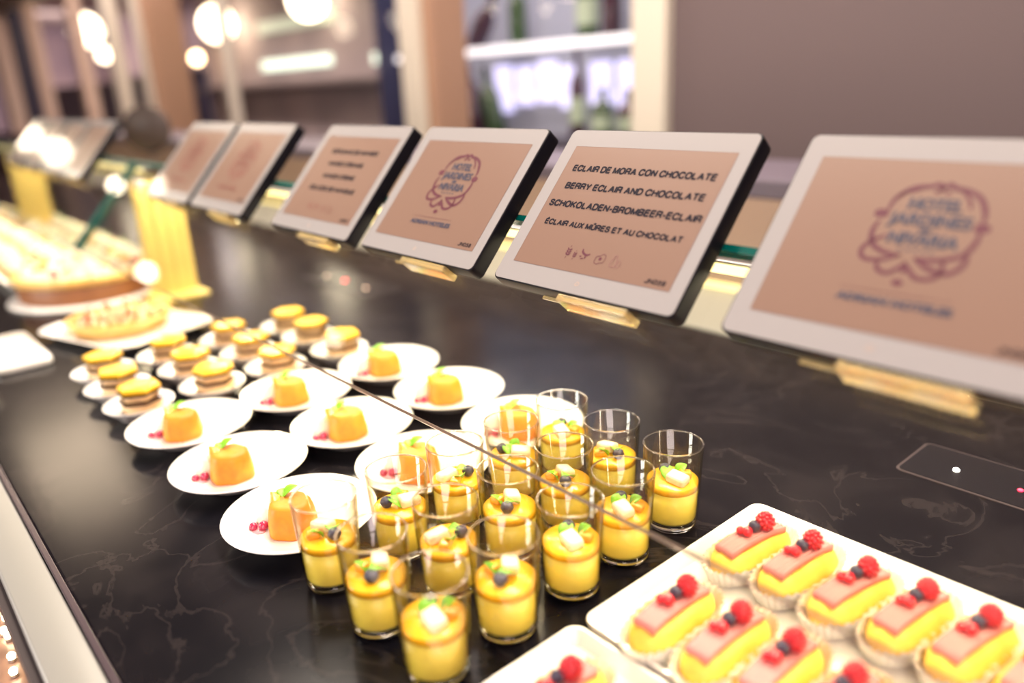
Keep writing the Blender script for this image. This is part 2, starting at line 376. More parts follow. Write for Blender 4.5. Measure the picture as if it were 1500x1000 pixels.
# ------------------------------------------------------------------ room shell
FZ = -.90; CZ = 2.0
struct(link('floor', box(-20, 3, -3, 5.3, FZ-.1, FZ), M_FLOOR))
struct(link('ceiling', box(-20, 3, -3, 5.3, CZ, CZ+.1), M_CEIL))
struct(link('wall_front', box(-20, 3, -3.1, -3, FZ, CZ), M_ROOM))
struct(link('wall_back', box(-20, 3, 5.3, 5.4, FZ, CZ), M_ROOM))
struct(link('wall_left', box(-20.1, -20, -3, 5.3, FZ, CZ), M_ROOM))
struct(link('wall_right', box(3, 3.1, -3, 5.3, FZ, CZ), M_ROOM))
struct(link('wall_behind_buffet', box(-1.688, 3, 2.2, 2.34, FZ, CZ), M_WALL))
struct(link('wall_under_glazing', box(-20, -1.688, 2.2, 2.34, FZ, .02), M_ROOM))
struct(link('wall_over_glazing', box(-20, -1.688, 2.2, 2.34, 1.55, CZ), M_CREAMF))
posts = [(-1.834, -1.690, 2.16, .10, M_CREAMF), (-3.255, -3.11, 2.17, .20, M_CREAMF), (-5.43, -5.37, 2.19, .07, M_CREAMF),
         (-7.15, -7.00, 2.18, .12, M_CREAMF), (-7.95, -7.80, 2.18, .10, M_CREAMF), (-9.15, -9.00, 2.18, .12, M_PINKF),
         (-11.2, -11.0, 2.18, .14, M_PINKF), (-13.6, -13.2, 2.18, .2, M_PINKF), (-16.5, -16.2, 2.18, .15, M_TANF)]
for i, (a, b_, y, d, m_) in enumerate(posts):
    struct(link('trim_%d' % (i+1), box(a, b_, y, y+d, .021, 1.549, .006), m_))
struct(link('trim_10', box(-3.10, -3.06, 2.20, 2.42, .021, 1.549, .004), M_TANF))
struct(link('trim_11', box(-6.95, -6.9, 2.2, 2.5, .021, 1.549, .004), M_TANF))
struct(link('trim_12', box(-12.2, -11.8, 2.2, 2.3, .021, 1.549, .004), M_NAVY))
for i, (a, b_) in enumerate([(-3.05, -1.84), (-5.36, -3.26), (-6.88, -5.44), (-8.99, -7.96)]):
    struct(link('window_%d' % (i+1), box(a, b_, 2.225, 2.231, .03, 1.54), M_WIN))

# ------------------------------------------------------------------ buffet counter
X0, X1 = -6.0, 1.2
ctr = thing('buffet_counter', 'long buffet counter under a polished dark veined marble top', 'counter', (0, 0, 0))
link('marble_top', box(X0, X1, .079, 1.113, -.03, 0, .002), M_MARBLE, ctr)
link('edge_strip', box(X0, X1, .073, .079, -.03, -.0005, .001), M_EDGE, ctr)
link('metal_rail', box(X0, X1, .034, .0725, -.022, -.002, .003), M_RAIL, ctr, True)
link('rail_shadow_gap', box(X0, X1, .026, .034, -.04, -.012), M_CARC, ctr)
link('carcass', box(X0, X1, .12, 1.10, FZ+.002, -.031), M_CARC, ctr)
sh = thing('lower_shelf', 'brown lower shelf board along the front foot of the counter', 'shelf', (0, 0, 0))
link('board', box(X0, X1, -.16, .118, -.14, -.12, .003), mat('brown_board', (.42, .25, .19), .3), sh)
for k in range(4):
    link('bracket', box(-5.0+1.7*k, -4.97+1.7*k, .06, .118, -.31, -.141), M_STEEL, sh)
lights = [(-1.044, 0.046), (-1.008, 0.039), (-0.943, 0.033), (-0.918, 0.027), (-0.905, 0.029), (-0.864, 0.025), (-0.836, 0.022), (-0.801, 0.024), (-0.977, 0.033)]
fl0 = None
for k, (x, y) in enumerate(lights):
    if fl0 is None:
        fl0 = thing('reflection_bead', 'tiny warm glowing bead standing for a reflected light on the shelf below the pale rail', 'light', (x, y, -.119), 0, 'glowing reflection beads on the lower shelf')
        link('bulb', sph(.0042, (0, 0, .006), u=10, v=6), mat('bead_glow', (1, .9, .6), .4, emis=(1, .82, .5), estr=22), fl0, True)  # emissive bead stands in for a light reflected on the shelf
        link('bead_foot', lathe([(0, 0), (.004, 0), (.004, .003), (0, .003)], 10), M_STEEL, fl0)
    else: dup(fl0, (x, y, -.119))
# back ledge, riser
led = thing('back_ledge', 'pale cream ledge running behind the dark marble counter', 'ledge')
link('ledge_top', box(X0, X1, 1.115, 1.375, -.03, .003, .002), M_LEDGE, led)
link('light_strip', box(X0, X1, 1.362, 1.374, .0031, .012), M_LGLOW, led)
link('ledge_body', box(X0, X1, 1.13, 1.375, FZ+.002, -.031), M_CARC, led)
bk = thing('back_counter', 'tan fronted raised counter with mauve top behind the buffet', 'counter')
link('front_panel', box(X0, X1, 1.376, 1.40, FZ+.002, .195), M_RISER, bk)
link('worktop', box(X0, X1, 1.376, 1.72, .196, .232, .003), M_BAND, bk)
link('side_board', box(X0, X1, 1.60, 1.62, FZ+.002, .195), M_CARC, bk)
dp = thing('round_dark_sign', 'round dark brown disc on a thin stem between the two groups of displays', 'sign', (-3.33, 1.0, .0005))
link('foot', lathe([(0, 0), (.05, 0), (.05, .004), (.01, .008), (0, .008)], 30), M_DISC, dp, 'auto')
link('stem', tube([(0, 0, .008), (0, 0, .235)], .005), M_DISC, dp, True)
t_ = bmesh.new(); merge(t_, lathe([(0, -.008), (.082, -.008), (.090, -.004), (.092, 0), (.090, .004), (.082, .008), (0, .008)], 40), Matrix.Rotation(math.radians(88), 4, 'X'))
bmesh.ops.rotate(t_, matrix=Matrix.Rotation(math.radians(55), 3, 'Z'), verts=t_.verts)
bmesh.ops.translate(t_, vec=(0, 0, .32), verts=t_.verts)
link('disc', t_, M_DISC, dp, 'auto')
# control panels let into the marble
def panel(x0, label, dots):
    p = thing('control_panel', label, 'panel', (x0, .835, .0005))
    link('glass_plate', prism(rrect(0, .30, 0, .085, .006), 0, .0012), M_PANELB, p)
    fr = prism(rrect(-.003, .303, -.003, .088, .008), -.0004, .0006); link('frame', fr, mat('dull_frame', (.08, .06, .06), .3), p)
    for dx, dy, m_, r in dots: link('indicator_light', lathe([(0, .0012), (r, .0012), (r*.8, .0024), (0, .0028)], 14), m_, p, True, (dx, dy, 0))
panel(-.312, 'flat black control panel in the marble behind the pink eclairs', [(.048, .038, M_LEDW, .0032), (.112, .037, M_LEDR, .003)])
panel(-1.76, 'flat black control panel in the marble behind the layered hexagon cakes', [(.05, .036, M_LEDD, .0035), (.13, .040, M_LEDR, .0045), (.235, .035, M_LEDD, .0045)])

# ------------------------------------------------------------------ tilted glass screen and its supports
AL = .8359
BASE = Vector((0, .4844, .2507)); NV = Vector((0, -math.sin(AL), math.cos(AL))); TV = Vector((0, math.cos(AL), math.sin(AL)))
def pane(x0, x1, label):
    t = thing('glass_screen', label, 'glass', tuple(BASE - NV*.0205 + Vector((x0, 0, 0))))
    t.rotation_euler = (AL, 0, 0); L = x1-x0; th = .012
    b = box(.0055, L-.0055, -.1595, .0765, -th, 0)
    link('pane', b, M_GLASS, t)
    link('top_edge', box(0, L, .0768, .0845, -th, 0, .0008), M_GEDGE, t)
    link('bottom_edge', box(0, L, -.1625, -.1598, -th, 0, .0005), M_GLIP, t)
    link('side_edge', box(0, .0052, -.1597, .0766, -th, 0, .0005), M_GEDGE, t)
    link('side_edge', box(L-.0052, L, -.1597, .0766, -th, 0, .0005), M_GEDGE, t)
    return t
pane(-1.984, 1.15, 'tilted clear glass screen over the eclairs, its left end thick teal')
pane(-4.95, -2.004, 'tilted clear glass screen over the far pastries, beyond the teal edge')
for xa, xb, lb in ((-1.87, 1.03, 'slim light rail under the glass screen behind the near displays'), (-4.75, -2.05, 'slim light rail under the far glass screen')):
    t = thing('light_rail', lb, 'light', (xa, .600, .262))
    link('housing', box(0, xb-xa, -.010, .010, .003, .013, .002), M_STEEL, t)
    link('glowing_lip', box(.01, xb-xa-.01, -.0135, -.0105, .002, .010), M_LGLOW2, t)
    for k in range(4):
        xx = .15+(xb-xa-.3)*k/3
        link('bracket', tube([(xx, -.002, .012), (xx, -.0185, .0225)], .003), M_STEEL, t)
post0 = None
for x, lb in [(-1.85, 'yellow panel post on a flat foot, beside the fruit tart'), (-3.30, 'yellow panel post farthest left behind the heap of pastries'), (.6, 'yellow panel post outside the right of the photo')]:
    if x > 0: continue
    p = thing('screen_post', lb, 'post', (x, .55, .0005), 0)
    b = box(-.009, .009, -.052, .052, .006, .262, .002)
    for yy_ in (-.04, -.014, .014, .04): box(.009, .0125, yy_-.006, yy_+.006, .006, .262, .001, b)
    link('upright', b, M_YPOST, p)
    link('foot', prism(rrect(-.035, .075, -.062, .058, .008), 0, .006, .001), M_YPOST, p)
    link('clamp', box(-.014, .014, -.046, -.026, .245, .2445+.022, .003), M_STEEL, p)

# ------------------------------------------------------------------ price displays
W, H = .22365, .18128
def emblem(parent, main, text_m, JN=None, z=.0009):
    b = bmesh.new(); wd = .0037
    strip(b, [(.083, .1165), (.0845, .1270), (.0933, .1369), (.1040, .1392), (.1092, .1412), (.1125, .1385), (.1135, .1355)], wd, z=z)
    strip(b, [(.1105, .1345), (.1125, .1385), (.1165, .1415), (.1204, .1391), (.1290, .1375), (.1375, .1330), (.1425, .1259), (.1453, .1180), (.1450, .1130)], wd, z=z)
    strip(b, [(.1240, .1385), (.1300, .1330), (.1335, .1280), (.1350, .1230)], wd*.6, z=z)
    strip(b, [(.0845, .1270), (.0890, .1325), (.0960, .1350), (.1010, .1380)], wd*.5, z=z)
    strip(b, [(.1462, .1060), (.1466, .0999), (.1428, .0887), (.1319, .0829), (.1220, .0812), (.1135, .0816)], wd, z=z)
    strip(b, [(.0803, .1085), (.0786, .0993), (.0826, .0891), (.0928, .0835), (.1048, .0823)], wd, z=z)
    strip(b, [(.0900, .0975), (.0855, .0945), (.0800, .0900), (.0770, .0829), (.0805, .0770), (.0898, .0765), (.0970, .0790), (.1046, .0828)], wd*.9, z=z)
    strip(b, [(.0912, .0763), (.0930, .0700), (.1004, .0675), (.1059, .0719), (.1100, .0780)], wd*.9, z=z)
    strip(b, [(.1085, .0782), (.1125, .0735), (.1190, .0672), (.1265, .0668), (.1325, .0705), (.1332, .0780), (.1310, .0830)], wd*.9, z=z)
    strip(b, [(.1135, .0816), (.1200, .0775), (.1290, .0735), (.1370, .0728), (.1431, .0776), (.1450, .0850), (.1425, .0900)], wd, z=z)
    strip(b, [(.1105, .0740), (.1102, .0690)], wd, z=z); strip(b, [(.1100, .0640), (.1098, .0590)], wd*2, z=z)
    strip(b, [(.0745, .1144), (.0842, .1142)], wd*2, z=z); strip(b, [(.1417, .1094), (.1515, .1092)], wd*2, z=z)
    strip(b, [(.1100, .1335), (.1098, .1365)], wd, z=z); strip(b, [(.1170, .1335), (.1172, .1365)], wd, z=z)
    link('emblem', b, main, parent)
    link('lettering', text_mesh('HOTEL', .0955, .1300, .1198, .1295, z+.0001, .0), text_m, parent)
    link('lettering', text_mesh('JARDINES', .0865, .1395, .1072, .1168, z+.0001, .0), text_m, parent)
    link('lettering', text_mesh('de', .1095, .1165, .1022, .1062, z+.0001, 0), text_m, parent)
    link('lettering', text_mesh('NIVARIA', .0915, .1365, .0915, .1012, z+.0001, .0), text_m, parent)
    s = bmesh.new()
    for k in range(5):
        cx = .1018+.0052*k; vs = []
        for q in range(10):
            r = .0017 if q % 2 == 0 else .0008; a = PI/2+q*PI/5; vs.append(s.verts.new((cx+r*math.cos(a), .0874+r*math.sin(a), z)))
        s.faces.new(vs)
    link('star_row', s, text_m, parent)
    r = bmesh.new(); strip(r, [(.0740, .0528), (.1480, .0528)], .0006, z=z, n=2); link('rule', r, main, parent)
    link('lettering', text_mesh('ADRIAN HOTELES', .0745, .1500, .0430, .0485, z+.0001, 0), text_m, parent)
def icons(parent, m_, m2, z=.0009):
    # wheat
    b = bmesh.new()
    def leaf(cx, cy, a, l, wd_):
        vs = [b.verts.new((cx+l*t*math.cos(a)-s_*wd_*math.sin(PI*min(t, 1))*math.sin(a), cy+l*t*math.sin(a)+s_*wd_*math.sin(PI*t)*math.cos(a), z)) for t, s_ in [(0, 0), (.3, 1), (.7, 1), (1, 0), (.7, -1), (.3, -1)]]
        b.faces.new(vs)
    for cx, cy, s1 in ((.0812, .0372, 1.0), (.0905, .0362, .7)):
        for k in range(3):
            y = cy+.0026*k*s1
            leaf(cx, y, math.radians(135), .0042*s1, .0011*s1); leaf(cx, y, math.radians(35), .0042*s1, .0011*s1)
        leaf(cx, cy+.0085*s1, math.radians(85), .0025*s1, .0005*s1); leaf(cx-.0003, cy-.0008, math.radians(-95), .003*s1, .0004)
    link('wheat_icon', b, m_, parent)
    b = bmesh.new()   # soy pod
    strip(b, [(.0975, .0465), (.0985, .0435), (.1020, .0412), (.1055, .0408), (.1085, .0425)], .0022, z=z)
    leaf(.0965, .0385, math.radians(0), .0036, .0008); leaf(.0990, .0360, math.radians(12), .0042, .0008); leaf(.1045, .0365, math.radians(100), .0035, .0010)
    link('pod_icon', b, m_, parent)
    b = bmesh.new()   # egg
    strip(b, [(.1170, .0375), (.1175, .0415), (.1205, .0420), (.1240, .0445), (.1275, .0430), (.1280, .0390), (.1270, .0358), (.1235, .0352), (.1215, .0338), (.1180, .0345)], .0006, closed=True, z=z)
    vs = [b.verts.new((.1225+.0018*math.cos(a*PI/6), .0394+.0018*math.sin(a*PI/6), z)) for a in range(12)]; b.faces.new(vs)
    link('egg_icon', b, m_, parent)
    b = bmesh.new()   # milk bottle
    strip(b, [(.1365, .0340), (.1362, .0400), (.1378, .0425), (.1378, .0450), (.1410, .0450), (.1410, .0425), (.1425, .0400), (.1422, .0340)], .0006, closed=True, z=z, n=3)
    strip(b, [(.1436, .0342), (.1436, .0395), (.1470, .0400), (.1476, .0345)], .0005, closed=True, z=z, n=3)
    strip(b, [(.1385, .0350), (.1388, .0440)], .0004, z=z, n=3); strip(b, [(.1445, .0372), (.1468, .0374)], .0004, z=z, n=3)
    link('bottle_icon', b, m2, parent)
def display(X, label, kind, code=None, full=True):
    t = thing('menu_display', label, 'display', tuple(BASE + Vector((X, 0, 0))), 0)
    t.rotation_euler = (AL, 0, 0)
    link('body', prism(rrect(-.0012, W+.0012, -.0012, H+.0012, .007), -.0180, -.0002, .0012), M_BODY, t, 'auto')
    link('bezel', prism(rrect(0.0004, W-.0004, .0004, H-.0004, .006), -.0001, .0005), M_BEZEL, t)
    scr = link('screen', prism(rrect(.0165, .2095, .0212, .1606, .0008), .0004, .0007), M_SCREEN, t)
    b = bmesh.new(); strip(b, [(.0165, .0212), (.2095, .0212)], .0004, z=.00075, n=2); strip(b, [(.0165, .1606), (.2095, .1606)], .0004, z=.00075, n=2)
    strip(b, [(.0165, .0212), (.0165, .1606)], .0004, z=.00075, n=2); strip(b, [(.2095, .0212), (.2095, .1606)], .0004, z=.00075, n=2)
    link('screen_outline', b, mat('thin_dark_line', (.12, .06, .05), .5), scr)
    # maker's mark on the lower bezel: a small hooked ring
    b = bmesh.new()
    strip(b, [(.1105+.0028*math.cos(math.radians(a)), .0108+.0018*math.sin(math.radians(a))) for a in range(-150, 121, 30)], .0007, z=.0006)
    strip(b, [(.1085, .0112), (.1105, .0106)], .0012, z=.0006, n=2)
    link('bezel_mark', b, mat('grey_mark', (.40, .28, .22), .4), t)
    # clear holder: back plate, lip under the lower edge, hook over the glass
    hb = box(.06, .165, -.004, .085, -.0200, -.0182)
    box(.094, .178, -.0088, -.0012, -.0235, -.0005, .0015, hb)
    box(.07, .10, .0850, .0885, -.034, -.0182, 0, hb); box(.125, .155, .0850, .0885, -.034, -.0182, 0, hb)
    link('acrylic_holder', hb, M_ACR, t)
    if kind == 'eclair':
        for s, a, b_, y0, y1 in [('ECLAIR DE MORA CON CHOCOLATE', .0285, .2005, .1302, .1378), ('BERRY ECLAIR AND CHOCOLATE', .0310, .1990, .1092, .1168),
                                 ('SCHOKOLADEN-BROMBEER-ECLAIR', .0222, .2062, .0880, .0956), ('\u00c9CLAIR AUX M\u00dbRES ET AU CHOCOLAT', .0300, .1980, .0668, .0732)]:
            link('lettering', sans(s, a, b_, y0, y1+.0004, .0009, .245), M_INK, scr)
        icons(scr, M_WINE, M_FAINTW)
    elif kind == 'mango':
        for s, a, b_, y0, y1 in [('ESPUMAS DE MANGO', .052, .178, .1302, .1378), ('MANGO CREAMS', .063, .158, .1092, .1168),
                                 ('MANGO-CREME', .068, .156, .0880, .0956), ('DELICES DE MANGUE', .050, .176, .0668, .0744)]:
            link('lettering', sans(s, a, b_, y0, y1+.0004, .0009, .27), M_INK, scr)
        icons(scr, M_FAINT, M_FAINT)
    elif kind == 'emblem': emblem(scr, M_WINE, M_INKB)
    elif kind == 'faint': emblem(scr, M_FAINT, M_FAINT)
    if code: link('lettering', sans(code, .1812, .2030, .0248, .0298, .0009, .20), M_INK, scr)
    return t
display(-.32175, 'largest display at the right edge, round hotel emblem on tan screen', 'emblem', 'JN060')
display(-.590625, 'display with sharp black text about berry eclairs in four languages', 'eclair', 'JN059')
display(-.8509, 'display with wine red emblem, just left of the berry eclair text', 'emblem', 'JN058')
display(-1.1114, 'display with blurred dark text about mango desserts', 'mango', 'JN057')
display(-1.4496, 'display with faint reddish emblem, left of the mango text display', 'faint', 'JN056')
display(-1.694, 'narrow looking display with faint emblem above the yellow post', 'faint')
display(-2.465, 'display with a round lamp glare, rightmost of the far left group', 'none')
display(-2.712, 'display with lamp glare, second from right in the far left group', 'none')
display(-2.962, 'display at the left edge of the photo, third in the far left group', 'none')
display(-3.212, 'display farthest away in the far left group', 'none')

# ------------------------------------------------------------------ verrines (layered mousse glasses)
def leaf_bm(l, wd, bend=.3):
    b = bmesh.new(); n = 7; rows = []
    for i in range(n+1):
        t = i/n; ww = wd*math.sin(PI*min(1, t*.96+.02))**.8
        zc = bend*l*math.sin(t*PI)*.4
        rows.append([b.verts.new((l*t, s*ww, zc+abs(s)*ww*.35)) for s in (-1, -.5, 0, .5, 1)])
    for A, B in zip(rows, rows[1:]):
        for k in range(4): b.faces.new((A[k], A[k+1], B[k+1], B[k]))
    g = bmesh.ops.extrude_face_region(b, geom=list(b.faces)); vv = [e for e in g['geom'] if isinstance(e, bmesh.types.BMVert)]
    bmesh.ops.translate(b, vec=(0, 0, -.0005), verts=vv)
    return b
def turned(b, rx=0, ry=0, rz=0, loc=(0, 0, 0)):
    bmesh.ops.transform(b, matrix=Matrix.Translation(loc) @ Matrix.Rotation(rz, 4, 'Z') @ Matrix.Rotation(ry, 4, 'Y') @ Matrix.Rotation(rx, 4, 'X'), verts=b.verts); return b
GH = .0905
def make_verrine(loc, label, fill=0):
    t = thing('mousse_glass', label, 'dessert glass', loc, 0, 'mango mousse glasses')
    prof = [(0, .0), (.0215, .0), (.0240, .0012), (.0252, .0035), (.0262, .012), (.0298, GH-.0008), (.0293, GH), (.0286, GH-.0006), (.0250, .012), (.0236, .0095), (0, .0088)]
    link('tumbler', lathe(prof[1:10], 44), M_TUMB, t, True)
    link('glass_base', lathe([(0, .0004), (.021, .0004), (.0236, .0018), (.0246, .005), (.0240, .0088), (0, .0090)], 36), M_TBASE, t, True)
    rp = [(.0292+.0009*math.cos(2*PI*q/8), GH+.0009*math.sin(2*PI*q/8)) for q in range(9)]
    link('rim', lathe(rp, 44), M_TBASE, t, True)
    z1 = .0435+fill
    def rad(z): return .0247+(z-.012)*(.0036/.078)
    link('mousse', lathe([(0, .0095), (.0232, .0097), (rad(.013), .013), (rad(z1), z1), (0, z1)], 36), M_CREAM, t, True)
    link('mango_layer', lathe([(0, z1+.0002), (rad(z1), z1+.0002), (rad(z1+.006), z1+.006), (rad(z1)*.96, z1+.0075), (0, z1+.0078)], 36), M_JELLY, t, True)
    zt = z1+.0075
    link('blueberry', (lambda b: b)(lathe([(0, -.0055), (.004, -.0045), (.0064, 0), (.0052, .0036), (.0028, .0052), (.0022, .0044), (0, .0040)], 16)), M_BLUE, t, True, (-.012, -.002, zt+.0052))
    link('mint_leaf', turned(leaf_bm(.019, .0075), 0, -.45, 2.6, (.004, -.008, zt+.001)), M_MINT, t, True)
    link('mint_leaf', turned(leaf_bm(.015, .006), .3, -.7, 1.5, (-.004, .006, zt+.001)), M_MINT, t, True)
    cb = box(-.0105, .0105, -.0075, .0075, 0, .0095, .003, seg=3)
    link('fruit_cube', turned(cb, .15, .1, .5, (.009, .001, zt)), M_PEACH, t, True)
    cb = box(-.006, .006, -.005, .005, 0, .007, .002, seg=2)
    link('fruit_cube', turned(cb, 0, .1, 1.2, (.002, .013, zt)), M_ORANGE, t, True)
    return t
gx = [-.421, -.501, -.581]; gy = [.268, .342, .416, .490, .566]
rown = ['right-hand row', 'middle row', 'left-hand row']
ordn = ['nearest the viewer', 'second from the front', 'third from the front', 'fourth from the front', 'at the far end, seen through the tilted glass']
v0 = None
for i, x in enumerate(gx):
    for j, y in enumerate(gy):
        lb = 'mango mousse glass in the %s, %s' % (rown[i], ordn[j])
        if i == 0: lb = 'mango mousse glass nearest the eclair trays, ' + ordn[j]
        if i == 2: lb = 'mango mousse glass beside the cake plates, ' + ordn[j]
        x_ = x+random.uniform(-.003, .003); y_ = y+random.uniform(-.002, .002)
        if v0 is None: v0 = make_verrine((x, y, .0005), lb); v0.rotation_euler.z = -.6
        else: dup(v0, (x_, y_, .0005), random.choice([-.9, -.5, .2, 1.0, 2.2, 3.0, -2.0])+random.uniform(-.3, .3), lb)

# ------------------------------------------------------------------ trays and eclairs
def tray(x0, x1, y0, y1, label):
    t = thing('serving_tray', label, 'tray', (x0, y0, .0006)); a, b_ = x1-x0, y1-y0
    r = .012; hz = .017
    bm = bmesh.new(); rings = []
    for ins, z in [(.010, 0), (.004, .004), (0, hz-.002), (.0005, hz), (.003, hz), (.010, .0065), (.016, .0055)]:
        rings.append([bm.verts.new((x, y, z)) for x, y in rrect(ins, a-ins, ins, b_-ins, max(.004, r-ins*.5), 6)])
    for A, B in zip(rings, rings[1:]):
        for k in range(len(A)): bm.faces.new((A[k], A[(k+1) % len(A)], B[(k+1) % len(A)], B[k]))
    bm.faces.new(rings[0]); bm.faces.new(rings[-1])
    link('dish', bm, M_TRAY, t, 'auto'); return t
tray(-.371, .16, .377, .637, 'large white rectangular tray with two rows of eclairs')
tray(-.371, .06, .10, .371, 'white rectangular tray at the bottom edge, nearest the viewer')
def raspberry_bm(r=.0096, h=.0150):
    b = bmesh.new(); ga = PI*(3-5**.5); N = 46
    merge(b, sph(r*.80, (0, 0, h*.48), (1, 1, h/(2*r)*1.15), 12, 8))
    for k in range(N):
        f = (k+.5)/N; zz = 1-1.75*f; rr = math.sqrt(max(0, 1-zz*zz)); a = ga*k
        taper = 1-.25*max(0, zz)
        tt = bmesh.new(); bmesh.ops.create_icosphere(tt, subdivisions=1, radius=.0021)
        bmesh.ops.translate(tt, vec=(r*.80*rr*taper*math.cos(a), r*.80*rr*taper*math.sin(a), h*.48+zz*h*.56), verts=tt.verts); merge(b, tt)
    return b
def make_eclair(loc, label):
    t = thing('berry_eclair', label, 'eclair', loc, 0, 'pink iced berry eclairs')
    # fluted paper case
    def wav(i, a): return (.0012*math.sin(a*34)) if i >= 2 else 0
    b = bmesh.new(); rings = []; seg = 136
    for i, (k, z) in enumerate([(0, .0004), (.80, .0004), (.86, .002), (.92, .010), (1.0, .0200)]):
        if k == 0: c0 = b.verts.new((0, 0, z)); rings.append(None); continue
        ring = []
        for q in range(seg):
            a = 2*PI*q/seg; ca, sa = math.cos(a), math.sin(a)
            e = .9; rx = .0252*k; ry = .056*k
            wv = (1+.045*math.sin(a*34)*(i-1)/3) if i >= 2 else 1
            ring.append(b.verts.new((rx*wv*math.copysign(abs(ca)**e, ca), ry*wv*math.copysign(abs(sa)**e, sa), z)))
        rings.append(ring)
    for q in range(seg): b.faces.new((c0, rings[1][q], rings[1][(q+1) % seg]))
    for A, B in zip(rings[1:], rings[2:]):
        for q in range(seg): b.faces.new((A[q], A[(q+1) % seg], B[(q+1) % seg], B[q]))
    link('paper_case', b, M_PAPER, t, True)
    # choux bun with piped ridges
    b = bmesh.new(); nl, nr = 26, 28; rings = []
    for i in range(nl+1):
        u = -1+2*i/nl; y = .047*u
        e = (1-abs(u)**3.2)**.5 if abs(u) < 1 else 0
        if e < .02: rings.append([b.verts.new((0, y, .015))]); continue
        ring = []
        for q in range(nr):
            a = 2*PI*q/nr
            rx = .0195*e*(1+.035*math.cos(7*a)); rz = .0150*e*(1+.035*math.cos(7*a))*(1+.04*math.sin(u*6))
            x = rx*math.cos(a); z = .0152+rz*math.sin(a)
            if z < .0012: z = .0012
            ring.append(b.verts.new((x, y, z)))
        rings.append(ring)
    for A, B in zip(rings, rings[1:]):
        for q in range(nr):
            q2 = (q+1) % nr
            if len(A) == 1: b.faces.new((A[0], B[q2], B[q]))
            elif len(B) == 1: b.faces.new((A[q], A[q2], B[0]))
            else: b.faces.new((A[q], A[q2], B[q2], B[q]))
    link('bun', b, M_BUN, t, True)
    # flat ribbed bar of icing that drapes a little at its ends
    b = bmesh.new(); n = 20; cols = []
    xs = [-.0108+.0200*k/22 for k in range(23)]
    top, bot = [], []
    for i in range(n+1):
        u = -1+2*i/n; y = .036*u; zc = .0312-.0035*abs(u)**2.5
        top.append([b.verts.new((x, y, zc+.0036+.0005*math.cos(x*2*PI/.0042))) for x in xs]); bot.append([b.verts.new((x, y, zc-.002)) for x in xs])
    for L, fl in ((top, 0), (bot, 1)):
        for A, B in zip(L, L[1:]):
            for k in range(len(xs)-1): b.faces.new((A[k], A[k+1], B[k+1], B[k]) if not fl else (A[k], B[k], B[k+1], A[k+1]))
    for i in range(n):
        b.faces.new((top[i][0], top[i+1][0], bot[i+1][0], bot[i][0])); b.faces.new((top[i][-1], bot[i][-1], bot[i+1][-1], top[i+1][-1]))
    for k in range(len(xs)-1):
        b.faces.new((top[0][k], bot[0][k], bot[0][k+1], top[0][k+1])); b.faces.new((top[-1][k], top[-1][k+1], bot[-1][k+1], bot[-1][k]))
    link('icing', b, M_PINK, t, True)
    zt = .0349
    link('raspberry', turned(raspberry_bm(), .12, .1, 0, (.001, .0160, zt)), M_RASP, t, True)
    link('blueberry', turned(lathe([(0, -.0048), (.0038, -.0038), (.0056, 0), (.0046, .0034), (.0028, .0048), (.0022, .0040), (0, .0036)], 18), -.5, .3, 0, (-.001, .0035, zt+.0046)), M_BLUE, t, True)
    link('redcurrant', sph(.0046, (.0005, -.0072, zt+.0040)), M_CURR, t, True)
    link('redcurrant', sph(.0038, (-.0055, -.0095, zt+.0034)), M_CURR, t, True)
    return t
e0 = None
rows = [(.424, [-.313, -.2655, -.2215, -.1765, -.132], 'on the tray before the glass edge'),
        (.551, [-.322, -.277, -.2275, -.182, -.138, -.0945], 'in the back row behind the glass'),
        (.292, [-.313, -.266, -.219], 'on the nearest tray')]
nth = ['leftmost', 'second from left', 'third from left', 'fourth from left', 'fifth from left', 'sixth from left']
for y, xs, wh in rows:
    for k, x in enumerate(xs):
        lb = 'pink iced berry eclair, %s %s' % (nth[k], wh)
        rz = random.uniform(-.10, .10) - (.10 if y > .5 else 0)
        if e0 is None: e0 = make_eclair((x, y, .0066), lb)
        else: dup(e0, (x, y+random.uniform(-.003, .003), .0066), rz, lb)

